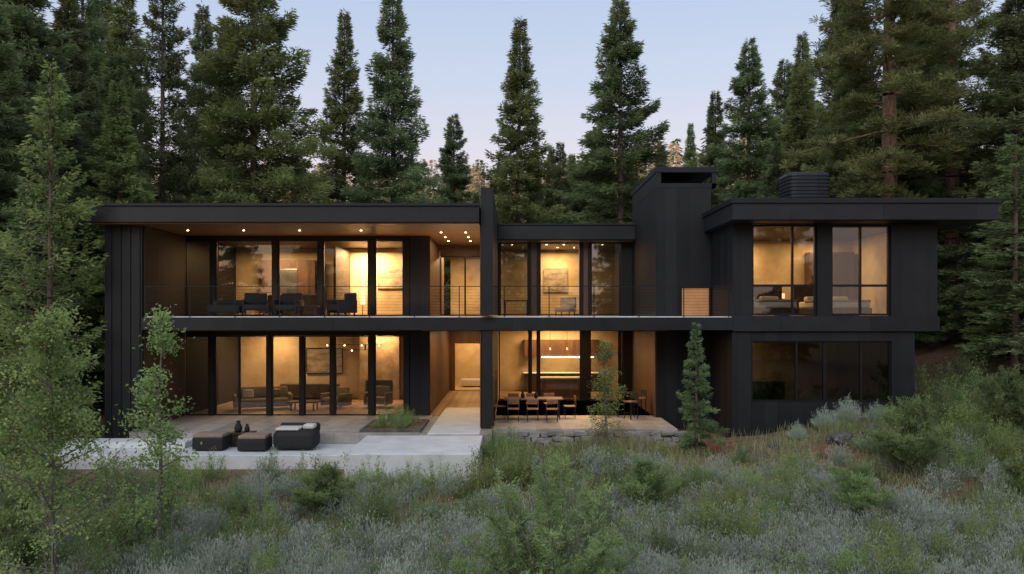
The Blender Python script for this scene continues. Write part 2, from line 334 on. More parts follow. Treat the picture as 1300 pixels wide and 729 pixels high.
obj('chimney',ribbed(11.0,12.72,4.6,6.2,7.5,9.55),H)
# railing
rl=HB('railing',[(-12.5,7.44,.03,.07,4.81,4.835)],'frame',bv=0)
HE('cable',[(-12.5,7.44,.048,.055,3.90+.1*k,3.906+.1*k) for k in range(9)],'frame',rl,bv=0)
for k in range(14):
    xx=-12.48+k*1.525
    HB('baluster',[(xx,xx+.03,.035,.065,3.78,4.81)],'frame',rl,bv=0)
def disc(name,x,y,z,r,mt,parent):
    n=12; V=[(r*math.cos(2*math.pi*i/n),r*math.sin(2*math.pi*i/n),0) for i in range(n)]+[(r*math.cos(2*math.pi*i/n),r*math.sin(2*math.pi*i/n),.02) for i in range(n)]
    me=bpy.data.meshes.new(name); me.from_pydata(V,[],[list(range(n))[::-1],list(range(n,2*n))]+[(i,(i+1)%n,n+(i+1)%n,n+i) for i in range(n)])
    me.materials.append(M[mt]); o=obj(name,me,parent,(x,y,z)); return o
warm=(1,.62,.28)
def light(kind,name,loc,power,size=.5,colr=warm,rot=(0,0,0),sy=None,spot=None):
    d=bpy.data.lights.new(name,kind); d.energy=power; d.color=colr
    if kind=='AREA':
        d.size=size
        if sy: d.shape='RECTANGLE'; d.size_y=sy
    elif kind=='SPOT': d.spot_size=rad(spot or 90); d.spot_blend=.7; d.shadow_soft_size=size
    else: d.shadow_soft_size=size
    o=bpy.data.objects.new(name,d); col.objects.link(o); o.location=loc; o.rotation_euler=rot; return o
for x,y in((-11.6,1.5),(-9.6,1.5),(-7.6,1.5),(-5.4,1.5),(-2.6,2.2),(-1.7,2.2),(-2.6,4),(-1.7,4),(-2.6,5.6),(-1.7,5.6)):
    disc('downlight',x,y,6.863+.3,.035,'bulb',lr)
for x,y in((-2.4,1.5),(-1.6,3.5),(-2.2,6),(-2.2,9),(.8,2.5),(2.6,2.5),(4.3,2.5),(.8,5.5),(2.6,5.5),(4.3,5.5)):
    disc('downlight',x,y,3.278+.3,.035,'bulb',H)
for x,y in((0,10),(1.6,9.9),(2.4,9.9),(4.2,10),(1.2,11.5),(2.2,11.5),(3,11.5)):
    disc('downlight',x,y,7.098+.3,.04,'bulb',mr)
light('AREA','ceiling_light',(-10.2,7.4,6.7),200,1.0,sy=.8); light('AREA','ceiling_light',(-6.4,8.4,6.7),450,1.2,sy=.5)
light('AREA','ceiling_light',(-10.8,8.4,3.2),170,.8,sy=.5); light('AREA','ceiling_light',(-5.8,8.5,3.2),180,.8,sy=.5); light('AREA','ceiling_light',(-8.2,5.4,3.2),35,1.4,sy=1)
light('AREA','ceiling_light',(-2.1,5.4,6.8),50,.6,sy=3); light('AREA','ceiling_light',(-2.1,10.2,6.7),260,1)
light('AREA','ceiling_light',(-2.1,5.4,3.25),90,.6,sy=4); light('AREA','ceiling_light',(-2.1,11.0,3.25),80,.6,sy=3); light('AREA','ceiling_light',(-2.1,15,3.2),75,.8,sy=.8)
light('AREA','ceiling_light',(2.2,12.2,7.0),210,1.4,sy=.8)
light('AREA','ceiling_light',(2.2,12.4,3.2),220,2.4,sy=.8); light('AREA','ceiling_light',(2.4,4.0,3.25),240,3,sy=3)
light('AREA','ceiling_light',(9.0,5.2,6.85),190,.7,sy=.5); light('AREA','ceiling_light',(12.2,4.8,6.85),80,.7,sy=.7); light('AREA','ceiling_light',(9.0,4.9,3.1),60,.6,sy=.6)
light('AREA','added_soffit_fill',(-7.5,2.6,4.2),48,8,sy=.6,rot=(math.pi,0,0))  # added upward area lamp, no fixture here, brightens the soffit
light('AREA','added_soffit_fill',(-2.1,3,4.2),60,1,sy=2,rot=(math.pi,0,0))  # second added lamp without a fixture, lifts the soffit over the entry

# ------------------------------------------------------------------ terrace
def S(name,boxes,mt,bv=.012):
    o=B(name,boxes,mt,None,bv); o['kind']='structure'; return o
S('terrace_paving',[(-12.5,-3.0,-1.0,3.5,-.5,0.0),(-3.0,-.66,-1.2,3.5,-.5,-.012)],'deck')
S('path_slab',[(-4.7,-.95,-4.7,-1.2,-1.3,-.05),(-2.75,-1.05,-1.198,6.0,-.3,.012)],'concrete')
S('lower_terrace',[(-14.3,-4.72,-3.1,-1.02,-1.3,-.36)],'concrete')
S('terrace_step',[(-14.1,-10.3,-1.9,-1.02,-.358,-.17)],'concrete')
S('dining_terrace_paving',[(-.64,5.6,-.1,8.8,-.5,0.0)],'deck')
pl=empty('planter_bed',(-4,.4,0),'low planter with green shrubs beside the walkway','planter')
obj('planter_curb',boxmesh('planter_curb',[(-1.0,1.0,-1.3,-1.2,.003,.08),(-1.0,1.0,1.3,1.4,.003,.08),(-1.0,-.9,-1.2,1.3,.003,.08),(.9,1.0,-1.2,1.3,.003,.08)],M['rock']),pl)
obj('soil',boxmesh('soil',[(-.9,.9,-1.2,1.3,.003,.06)],M['ground']),pl)
rng=np.random.default_rng(3)
V=[];F=[];k=0
for row in range(3):
    x=-.6
    while x<6.1:
        wdt=rng.uniform(.16,.5); hh=.15; z0=-.56+row*.165+rng.normal(0,.012)
        y0=-.5+row*.08+rng.normal(0,.05)
        bx=np.array([(x,y0,z0),(x+wdt-.02,y0,z0),(x+wdt-.02,-.12,z0),(x,-.12,z0),(x,y0,z0+hh),(x+wdt-.02,y0,z0+hh),(x+wdt-.02,-.12,z0+hh),(x,-.12,z0+hh)])+rng.normal(0,.022,(8,3))
        V.append(bx);F.append(BF+k);k+=8;x+=wdt
o=obj('stone_retaining_wall',mesh_np('stone_retaining_wall',np.concatenate(V),np.concatenate(F),M['stone'])); bevel(o,.025)
tag(o,'low rough grey stone retaining wall edging the dining terrace','wall')

# ------------------------------------------------------------------ furniture
cache={}
def thing(name,label,cat,loc,parts,rot=0,group=None,key=None):
    e=empty(name,loc,label,cat,group); e.rotation_euler=(0,0,rot)
    for i,(pn,bx,mt,bv) in enumerate(parts):
        kk=(key or name,i)
        if kk in cache:
            o=cache[kk].copy(); col.objects.link(o); o.parent=e; o.matrix_parent_inverse.identity()
        else:
            o=obj(pn,boxmesh(pn,bx,M[mt]),e)
            if bv: bevel(o,bv,3 if bv>.02 else 2)
            cache[kk]=o
    return e
def legs(x,y,h,t=.04,z=0): return [('leg',[(sx*x-t/2,sx*x+t/2,sy*y-t/2,sy*y+t/2,z,h)],'frame',0) for sx in(-1,1) for sy in(-1,1)]
chair=[('seat',[(-.21,.21,-.21,.21,.43,.46)],'leather',.01),('backrest',[(-.21,.21,.19,.215,.66,.82),(-.21,-.19,.195,.215,.46,.66),(.19,.21,.195,.215,.46,.66)],'leather',.008)]+legs(.19,.19,.43,.02)
for (x,y,r) in ((.05,1.9,math.pi),(.75,1.9,math.pi),(1.45,1.85,math.pi),(.05,3.6,0),(.75,3.6,0),(1.45,3.65,.1),(-.45,2.75,1.57),(2.15,2.75,-1.5)):
    thing('dining_chair','slim brown leather dining chair at the terrace table','chair',(x,y,0.002),chair,r,'chairs around the terrace dining table')
thing('dining_table','long timber dining table on the covered terrace','table',(.8,2.75,0.002),[('table_top',[(-1.1,1.1,-.45,.45,.72,.75)],'wood',.01)]+legs(.95,.38,.72,.04),0)
def lathe(name,prof,mt,n=16):
    V=[];F=[]
    for r,z in prof:
        for i in range(n): V.append((r*math.cos(2*math.pi*i/n),r*math.sin(2*math.pi*i/n),z))
    for j in range(len(prof)-1):
        for i in range(n): F.append((j*n+i,j*n+(i+1)%n,(j+1)*n+(i+1)%n,(j+1)*n+i))
    return mesh_np(name,V,F,M[mt],smooth=True)
vme=lathe('vase',[(.0,0),(.06,0),(.08,.10),(.05,.18),(.025,.22),(.03,.28)],'dark')
for x in(.4,.9): 
    o=obj('vase',vme,None,(x,2.75,.755)); tag(o,'small dark vase on the dining table','vase','vases on the dining table')
stool=[('seat',[(-.2,.2,-.2,.2,.62,.67)],'leather',.015),('backrest',[(-.2,.2,.17,.2,.75,.98),(-.2,-.17,.17,.2,.67,.75),(.17,.2,.17,.2,.67,.75)],'dark',.01),('footrest',[(-.17,.17,-.18,-.155,.22,.245)],'frame',0)]+legs(.17,.17,.62,.025)
for (x,y,r) in((3.75,3.4,.3),(4.4,2.5,-.9),(4.9,3.6,-1.2)):
    thing('patio_chair','tall dark metal patio chair on the covered terrace','chair',(x,y,.002),stool,r,'tall chairs by the cedar wall')
thing('side_table','small square dark table on the covered terrace','table',(4.3,3.25,.002),[('table_top',[(-.35,.35,-.35,.35,.88,.92)],'frame',.01)]+legs(.3,.3,.88,.03))
kt=thing('kitchen_island','kitchen island with pale stone counter','kitchen island',(2.3,10.6,.002),[('base',[(-1,1,-.4,.4,0,.86)],'wood',.01),('counter_top',[(-1.08,1.08,-.46,.46,.862,.92)],'white',.01)])
thing('kitchen_cabinet','wall of timber kitchen cabinets with lit shelf','cabinet',(2.5,13.2,.002),[('base',[(-1.9,1.9,-.3,.35,0,.9)],'wood_dark',.01),('counter_top',[(-1.95,1.95,-.33,.36,.902,.95)],'white',.005),('upper_cabinet',[(-1.9,1.9,0,.35,1.75,2.6)],'wood',.01),('strip_light',[(-1.0,1.6,-.06,-.01,1.7,1.745)],'bulb',0)])
for x in(1.8,2.6):
    e=empty('pendant_lamp',(x,10.6,2.2),'small glowing pendant lamp over the kitchen island','lamp','pendants over the kitchen island')
    obj('lamp_shade',lathe('lamp_shade',[(.02,.12),(.05,0),(.0,.02)],'bulb_soft'),e); obj('cord',boxmesh('cord',[(-.008,.008,-.008,.008,.12,1.06)],M['frame']),e)
thing('bench','low white upholstered bench in the passage','bench',(-2.12,15.6,.014),[('seat',[(-.6,.6,-.25,.25,.05,.42)],'white',.04),('base',[(-.5,.5,-.2,.2,0,.05)],'frame',0)],key='bn1')
lounge=[('seat',[(-.4,.4,-.38,.38,.22,.42)],'dark',.05),('backrest',[(-.4,.4,.28,.42,.42,.85)],'dark',.05),('armrest',[(-.46,-.38,-.38,.4,.12,.6)],'dark',.03),('armrest',[(.38,.46,-.38,.4,.12,.6)],'dark',.03)]+legs(.36,.32,.22,.05)
for x,y,r in((-9.3,1.9,.3),(-8.2,2.2,-.1),(-6.2,2.0,-.9)):
    thing('lounge_chair','dark woven lounge chair on the balcony','chair',(x,y,3.802),lounge,r,'lounge chairs on the balcony')
thing('lounge_sofa','low dark woven outdoor bench on the balcony','bench',(-10.5,2.3,3.802),[('seat',[(-.6,.6,-.35,.35,.12,.42)],'dark',.05),('backrest',[(-.6,.6,.27,.38,.42,.6)],'dark',.04)]+legs(.5,.28,.12,.05))
thing('coffee_table','low dark coffee table on the balcony','table',(-7.3,1.6,3.802),[('table_top',[(-.35,.35,-.3,.3,.34,.38)],'frame',.01)]+legs(.28,.24,.34,.04))
TZ=-.358
def pouf(x,y,w,d,h,nm,lb,top):
    e=empty(nm,(x,y,TZ),lb,'ottoman')
    o=obj('base',boxmesh('base',[(-w/2,w/2,-d/2,d/2,.03,h-.10)],M['dark']),e); bevel(o,.05,4)
    o=obj('cushion',boxmesh('cushion',[(-w/2+.02,w/2-.02,-d/2+.02,d/2-.02,h-.11,h)],M[top]),e); bevel(o,.035,4)
pouf(-9.4,-2.05,.95,.8,.52,'ottoman','square dark woven ottoman with tan cushion','tan')
pouf(-8.0,-2.2,.88,.75,.50,'ottoman','dark woven ottoman with tan cushion beside the sofa','tan')
e=empty('outdoor_sofa',(-6.75,-2.0,TZ),'rounded black woven outdoor sofa with white cushions','sofa')
o=obj('base',boxmesh('base',[(-.66,.66,-.46,.46,.03,.64)],M['dark']),e); bevel(o,.2,6)
o=obj('cushion',boxmesh('cushion',[(-.58,.15,-.38,.30,.63,.70)],M['white']),e); bevel(o,.03,4)
o=obj('cushion',boxmesh('cushion',[(.20,.55,-.1,.34,.63,.78)],M['white']),e); bevel(o,.06,5)
o=obj('backrest',boxmesh('backrest',[(-.62,.64,.3,.46,.5,.78)],M['dark']),e); bevel(o,.07,5)
o=B('coffee_table',[(-.35,.35,-.3,.3,.40,.45),(-.3,.3,-.25,.25,.0,.40)],'wood_dark'); o.location=(-8.65,-1.4,TZ); tag(o,'low dark timber coffee table by the ottomans','table')
v2=lathe('vase',[(.0,0),(.09,0),(.13,.12),(.09,.24),(.05,.30),(.07,.36)],'dark')
for x,y,s in((-8.78,-1.45,1.0),(-8.52,-1.38,.7)):
    o=obj('vase',v2,None,(x,y,TZ+.453)); o.scale=(s,s,s); tag(o,'round dark vase on the terrace coffee table','vase','vases on the coffee table')
thing('sofa','cream living room sofa with cushions','sofa',(-10.2,5.6,.002),[('seat',[(-1.0,1.0,-.45,.45,.12,.45)],'tan',.06),('backrest',[(-1.0,1.0,.3,.5,.45,.88)],'tan',.06),('armrest',[(-1.15,-1,-.45,.5,.1,.62)],'tan',.05),('armrest',[(1,1.15,-.45,.5,.1,.62)],'tan',.05),('cushion',[(-.8,-.35,.05,.25,.46,.8)],'white',.07),('cushion',[(.3,.75,.05,.25,.46,.8)],'leather',.07)],.35)
thing('armchair','tan upholstered armchair in the living room','chair',(-7.3,6.0,.002),[('seat',[(-.4,.4,-.4,.4,.15,.44)],'tan',.06),('backrest',[(-.4,.4,.28,.44,.44,.85)],'tan',.06),('armrest',[(-.5,-.4,-.4,.44,.1,.62)],'tan',.04),('armrest',[(.4,.5,-.4,.44,.1,.62)],'tan',.04)],-.5,'armchairs in the living room')
thing('armchair','tan upholstered armchair in the living room','chair',(-5.6,6.3,.002),[('seat',[],'tan',0)]*4,-.2,'armchairs in the living room')
thing('coffee_table','low round dark coffee table in the living room','table',(-8.4,5.2,.002),[('table_top',[(-.6,.6,-.4,.4,.32,.38)],'wood_dark',.02)]+legs(.45,.3,.32,.05),0,key='ct2')
thing('console','low dark timber console along the living room wall','cabinet',(-9.2,9.25,.002),[('cabinet_body',[(-1.3,1.3,-.25,.25,.1,.7)],'wood_dark',.01),('plinth',[(-1.2,1.2,-.2,.2,0,.1)],'frame',0)])
thing('wall_painting','large dark abstract painting in the living room','painting',(-8.6,9.57,1.75),[('canvas',[(-.8,.8,-.03,0,-.55,.55)],'art',0),('frame',[(-.84,-.802,-.04,0,-.59,.59),(.802,.84,-.04,0,-.59,.59),(-.8,.8,-.04,0,.552,.59),(-.8,.8,-.04,0,-.59,-.552)],'frame',0)],key='wp1')
thing('fireplace','tall dark stone fireplace in the living room','fireplace',(-6.0,9.3,.002),[('surround',[(-.9,.9,-.3,.25,0,3.2)],'plaster_d',.01),('firebox',[(-.6,.6,-.34,-.302,.4,.9)],'frame',.01)])
e=empty('chandelier',(-6.6,6.2,2.3),'linear branching chandelier with small glowing bulbs','lamp')
obj('arm',boxmesh('arm',[(-1.2,1.2,-.01,.01,.3,.32),(-.9,.9,-.3,-.28,.1,.12),(-.01,.01,-.01,.01,.3,.96),(-.8,-.78,-.3,.0,.1,.3),(.5,.52,-.3,.0,.1,.3)],M['frame']),e)
for k in range(7):
    me=lathe('bulb',[(0,-.03),(.028,-.015),(.034,.015),(.0,.04)],'bulb',8)
    obj('bulb',me,e,(-1.1+k*.36,-.28 if k%2 else 0,.08 if k%2 else .28))
thing('kitchen_cabinet','tall pale kitchen cabinet wall upstairs','cabinet',(-10.0,8.9,3.803),[('cabinet_body',[(-1.2,1.2,-.3,.28,0,2.5)],'wood',.01),('refrigerator_door',[(-.4,.4,-.33,-.302,.1,2.1)],'steel',.01)],key='kc2')
thing('kitchen_island','pale stone island in the upper kitchen','kitchen island',(-9.2,6.6,3.803),[('base',[(-1.1,1.1,-.4,.4,0,.86)],'plaster_d',.01),('counter_top',[(-1.2,1.2,-.46,.46,.862,.92)],'white',.01)],key='ki2')
thing('dividing_screen','tall dark timber divider between kitchen and lounge','screen',(-7.35,7.5,3.803),[('panel',[(-.05,.05,-1.5,1.5,0,2.9)],'wood_dark',.01)])
thing('tall_lamp','tall white column lamp with warm glow','lamp',(-6.6,8.2,3.803),[('lamp_base',[(-.12,.12,-.12,.12,0,.05)],'frame',0),('lamp_shade',[(-.1,.1,-.1,.1,.5,1.8)],'bulb_soft',.03),('pole',[(-.015,.015,-.015,.015,.05,.5)],'frame',0)])
pic=B('wall_painting',[(-.7,.7,-.03,0,-.45,.45)],'art'); pic.location=(-5.4,9.17,5.5); tag(pic,'muted landscape painting on the plaster wall','painting')
thing('lounge_chair','white lounge chair in the glazed upper room','chair',(2.5,10.4,3.803),[('seat',[(-.4,.4,-.4,.4,.2,.42)],'white',.05),('backrest',[(-.4,.4,.25,.42,.42,.9)],'white',.05)]+legs(.34,.3,.2,.04),-.5,key='lc2')
thing('desk','dark writing desk in the glazed upper room','desk',(.2,10.6,3.803),[('desk_top',[(-.6,.6,-.3,.3,.7,.74)],'wood_dark',.01)]+legs(.52,.24,.7,.05))
pic=B('wall_painting',[(-.6,.6,-.03,0,-.6,.6)],'art'); pic.location=(2.2,13.17,5.6); tag(pic,'square abstract painting on the upper room wall','painting')
thing('bed','bed with white linen and timber headboard','bed',(9.3,2.6,3.803),[('bed_frame',[(-1.0,1.0,-1.05,1.05,.08,.3)],'wood_dark',.02),('mattress',[(-.95,.95,-1.0,1.0,.302,.55)],'white',.06),('blanket',[(-.98,.98,-1.02,.3,.5,.6)],'tan',.04),('pillow',[(-.8,-.1,.5,.9,.55,.75)],'white',.07),('pillow',[(.1,.8,.5,.9,.55,.75)],'white',.07),('headboard',[(-1.1,1.1,1.07,1.15,.1,1.2)],'wood',.01)])
thing('bed','second bed with white linen in the upper wing','bed',(12.1,3.0,3.803),[('bed_frame',[],'wood_dark',.02)]*6)
e=empty('wall_painting',(9.0,5.97,5.75),'wide framed landscape painting above the bed','painting')
obj('frame',boxmesh('frame',[(-.9,.9,-.05,-.02,.45,.52),(-.9,.9,-.05,-.02,-.52,-.45),(-.9,-.83,-.05,-.02,-.45,.45),(.83,.9,-.05,-.02,-.45,.45)],M['frame']),e); obj('canvas',boxmesh('canvas',[(-.83,.83,-.03,0,-.45,.45)],M['art']),e)
thing('bedside_lamp','bedside table with glowing drum lamp','lamp',(10.7,4.6,3.803),[('table',[(-.25,.25,-.2,.2,0,.5)],'wood_dark',.01),('lamp_base',[(-.03,.03,-.03,.03,.5,.7)],'frame',0),('lamp_shade',[(-.1,.1,-.1,.1,.7,.9)],'bulb_soft',.03)])
thing('wardrobe','tall dark timber wardrobe in the bedroom','wardrobe',(13.0,5.6,3.803),[('wardrobe_body',[(-.9,.9,-.3,.3,0,2.6)],'wood',.01),('wardrobe_door',[(-.86,-.01,-.33,-.302,.05,2.55)],'wood_dark',.01),('wardrobe_door',[(.01,.86,-.33,-.302,.05,2.55)],'wood_dark',.01)])
thing('dresser','low timber dresser behind the lower windows','dresser',(9.5,3.6,.003),[('dresser_body',[(-.9,.9,-.25,.25,0,1.3)],'wood',.01)])

# ------------------------------------------------------------------ vegetation
def conifer(seed,Hh=24,Rr=4.0,base=.05,dens=82,leaf=.31,lw=.06,droop=.2,power=.8,mt='green_f',bark='bark',skip=.10,tr=.26,step=.44):
    rng=np.random.default_rng(seed); C=[];D=[];T=[];segs=[]
    z=base*Hh; lean=rng.normal(0,.004,2); ph=rng.random(4)*6.28
    n=10
    for i in range(n):
        a=i/n;b=(i+1)/n
        segs.append(((lean[0]*a*Hh,lean[1]*a*Hh,a*Hh-.6*(i==0)),(lean[0]*b*Hh,lean[1]*b*Hh,b*Hh*.99),tr*(1-a)**.8+.02,tr*(1-b)**.8+.02))
    while z<Hh*.99:
        t=(z-base*Hh)/(Hh*(1-base)); prof=(1-t)**power*min(1,.75+t*1.5)
        for b in range(rng.integers(5,8)):
            if rng.random()<skip: continue
            az=rng.random()*2*math.pi
            lump=1+.13*math.sin(az*2+ph[0]+z*.35*24/Hh)+.09*math.sin(az*3+ph[1]-z*.9*24/Hh)
            Lb=Rr*prof*rng.uniform(.5,1.12)*lump+.10*Rr/4+.03; el=rad(-16+58*t+rng.normal(0,8)); zz=z+rng.normal(0,.18)
            n=int(dens*(Lb*.85+.20*Lb*Lb))+6
            s=rng.random(n)**.6; q=rng.uniform(-1,1,n); w=.34*Lb*(1-s)**.6*s**.25+.07
            out=np.array([math.cos(az),math.sin(az),0]);side=np.array([-math.sin(az),math.cos(az),0])
            r=Lb*s*math.cos(el)
            vz=zz+Lb*(s*math.sin(el)-droop*s*s+.16*s**4)-.35*np.abs(q)*w+rng.normal(0,.10*min(1,Rr/3),n)
            P=out[None]*(r+.4*np.abs(q)*w)[:,None]+side[None]*(q*w)[:,None]; P[:,2]+=vz
            P[:,0]+=lean[0]*z;P[:,1]+=lean[1]*z
            d=out[None]*.7+side[None]*(np.sign(q)*.5)[:,None]+rng.normal(0,.36,(n,3)); d[:,2]-=.02
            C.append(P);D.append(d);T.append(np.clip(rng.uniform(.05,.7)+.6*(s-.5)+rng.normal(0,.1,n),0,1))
            if Lb>.7: segs.append(((lean[0]*z,lean[1]*z,zz),(out[0]*Lb*.8*math.cos(el),out[1]*Lb*.8*math.cos(el),zz+Lb*.8*(math.sin(el)-droop*.7)),.03,.008))
        z+=step*(1-.5*t)*rng.uniform(.7,1.3)
    C=np.concatenate(C);D=np.concatenate(D);T=np.concatenate(T)
    sc=rng.uniform(.7,1.25,len(C))
    return sticks('trunk',segs,M[bark]),leafmesh('crown',C,D,leaf*sc,lw*sc,T,M[mt],rng),Hh,Rr
def pine(seed,Hh=28,Rr=4.2,base=.3,mt='green_p',bark='bark_red'):
    rng=np.random.default_rng(seed); C=[];D=[];T=[];segs=[]
    n=14
    for i in range(n):
        a=i/n;b=(i+1)/n
        segs.append(((0,0,a*Hh-.6*(i==0)),(0,0,b*Hh*.99),.45*(1-a)**.7+.03,.45*(1-b)**.7+.03))
    z=base*Hh
    while z<Hh*.98:
        t=(z-base*Hh)/(Hh*(1-base)); prof=(1-t)**.6*min(1,.5+t*2.5)
        for b in range(rng.integers(3,6)):
            az=rng.random()*2*math.pi; Lb=Rr*prof*rng.uniform(.5,1.15)+.3; el=rad(-8+45*t+rng.normal(0,10))
            out=np.array([math.cos(az),math.sin(az),0]);side=np.array([-math.sin(az),math.cos(az),0])
            segs.append(((0,0,z),tuple(out*Lb*math.cos(el)+np.array([0,0,z+Lb*math.sin(el)])),.05,.015))
            for c in range(int(4+Lb*4.5)):
                s=rng.uniform(.35,1.05); q=rng.normal(0,.28)*Lb*.6
                cc=out*Lb*s*math.cos(el)+side*q+np.array([0,0,z+Lb*s*math.sin(el)-.25*s*s+rng.normal(0,.2)])
                m=60; dd=rng.normal(size=(m,3)); dd[:,2]=np.abs(dd[:,2])*.8-.15; dd=nrm(dd)
                C.append(cc[None]+dd*rng.uniform(.02,.3,(m,1)));D.append(dd+rng.normal(0,.2,(m,3)));T.append(np.full(m,rng.uniform(.1,.95))+rng.normal(0,.08,m))
        z+=.7*rng.uniform(.7,1.3)
    C=np.concatenate(C);D=np.concatenate(D);T=np.clip(np.concatenate(T),0,1); sc=rng.uniform(.7,1.2,len(C))
    return sticks('trunk',segs,M[bark],8),leafmesh('crown',C,D,.26*sc,.045*sc,T,M[mt],rng),Hh,Rr
def broadleaf(seed,Hh,Rr,nl,nleaf,leaf=.07,mt='leaf_l',bark='bark_pale',base=.12,up=.7,sig=.16,tr=.05,power=.6,asp=.62):
    rng=np.random.default_rng(seed); C=[];T=[];segs=[];p=np.array([0,0,-.4]); N=9; tp=[p.copy()]
    for i in range(N):
        q=p+np.array([rng.normal(0,.03*Hh/4),rng.normal(0,.03*Hh/4),(Hh+.4)/N]); segs.append((p,q,tr*(1-i/N)+.008,tr*(1-(i+1)/N)+.008)); p=q; tp.append(p.copy())
    tp=np.array(tp)
    for k in range(nl):
        t=base+(1-base)*rng.random()**.9; zz=t*Hh; o=np.array([np.interp(zz,tp[:,2],tp[:,0]),np.interp(zz,tp[:,2],tp[:,1]),zz])
        az=rng.random()*6.283; Lb=Rr*((1-t)**power+.15)*rng.uniform(.5,1.15); dirn=np.array([math.cos(az),math.sin(az),up*rng.uniform(.4,1.3)]); dirn/=np.linalg.norm(dirn)
        e=o+dirn*Lb; segs.append((o,e,.018*Hh/5,.005)); tn=rng.uniform(.1,.9)
        for c in range(max(3,int(Lb*7))):
            s=rng.uniform(.25,1.05); cc=o+dirn*Lb*s+rng.normal(0,.12*Lb+.04,3); m=max(6,int(nleaf/nl/ max(3,int(Lb*7))))
            segs.append((o+dirn*Lb*s*.8,cc,.008,.003))
            C.append(cc[None]+rng.normal(0,sig,(m,3))*np.array([1,1,.8])); T.append(np.clip(tn+rng.normal(0,.15,m),0,1))
    C=np.concatenate(C);T=np.concatenate(T);D=rng.normal(size=C.shape);D[:,2]-=.3; sc=rng.uniform(.6,1.25,len(C))
    return sticks('trunk',segs,M[bark],5),leafmesh('crown',C,D,leaf*sc,leaf*asp*sc,T,M[mt],rng),Hh,Rr
def feathery(seed,Hh,Rr,nst=34,mt='leaf_w'):
    # many arching stems from the base, each with side twigs of narrow leaves
    rng=np.random.default_rng(seed); C=[];D=[];T=[];segs=[]
    for k in range(nst):
        az=rng.random()*6.28; rr=Rr*math.sqrt(rng.random()); hh=Hh*(1-.6*(rr/Rr)**1.6)*rng.uniform(.7,1.08)
        tip=np.array([rr*math.cos(az),rr*math.sin(az),hh]); mid=tip*np.array([.45,.45,.6]); b0=np.array([rng.normal(0,.12),rng.normal(0,.12),-.2])
        segs+=[(b0,mid,.022,.013),(mid,tip,.013,.004)]; tn=rng.uniform(.1,.85)
        for j in range(26):
            s=rng.uniform(.25,1.0); p=(1-s)**2*b0+2*s*(1-s)*mid*1.05+s*s*tip
            a2=rng.random()*6.28; dl=rng.uniform(.18,.5)*(1.15-.6*s); dv=np.array([math.cos(a2),math.sin(a2),rng.uniform(.3,1.3)]); dv/=np.linalg.norm(dv)
            segs.append((p,p+dv*dl,.005,.002)); m=26; u=rng.uniform(.1,1.05,m)[:,None]
            C.append(p+dv*dl*u+rng.normal(0,.022,(m,3))); D.append(dv[None]*.9+rng.normal(0,.5,(m,3))); T.append(np.clip(tn+.25*(s-.5)+rng.normal(0,.12,m),0,1))
    C=np.concatenate(C);D=np.concatenate(D);T=np.concatenate(T); sc=rng.uniform(.7,1.3,len(C))
    return sticks('trunk',segs,M['bark_pale'],4),leafmesh('crown',C,D,.085*sc,.02*sc,T,M[mt],rng),Hh,Rr
def place(proto,x,y,H_,R_,name,label,cat,group=None,rot=0,base=None):
    tm,cm,H0,R0=proto
    z=float(hgt(x,y)) if base is None else base
    e=empty(name,(x,y,z),label,cat,group); e.rotation_euler=(0,0,rot); e.scale=(R_/R0,R_/R0,H_/H0)
    obj('trunk',tm,e); obj('crown',cm,e); return e
firs=[conifer(11,power=.8),conifer(12,power=.75,droop=.28),conifer(13,power=.95,Rr=3.8,mt='green_p'),conifer(14,dens=66,skip=.22,power=.8)]
bigfir=conifer(21,Hh=24,Rr=4.6,power=.58,dens=84,droop=.25,mt='green_p',skip=.08)
pines=[pine(31),pine(32)]
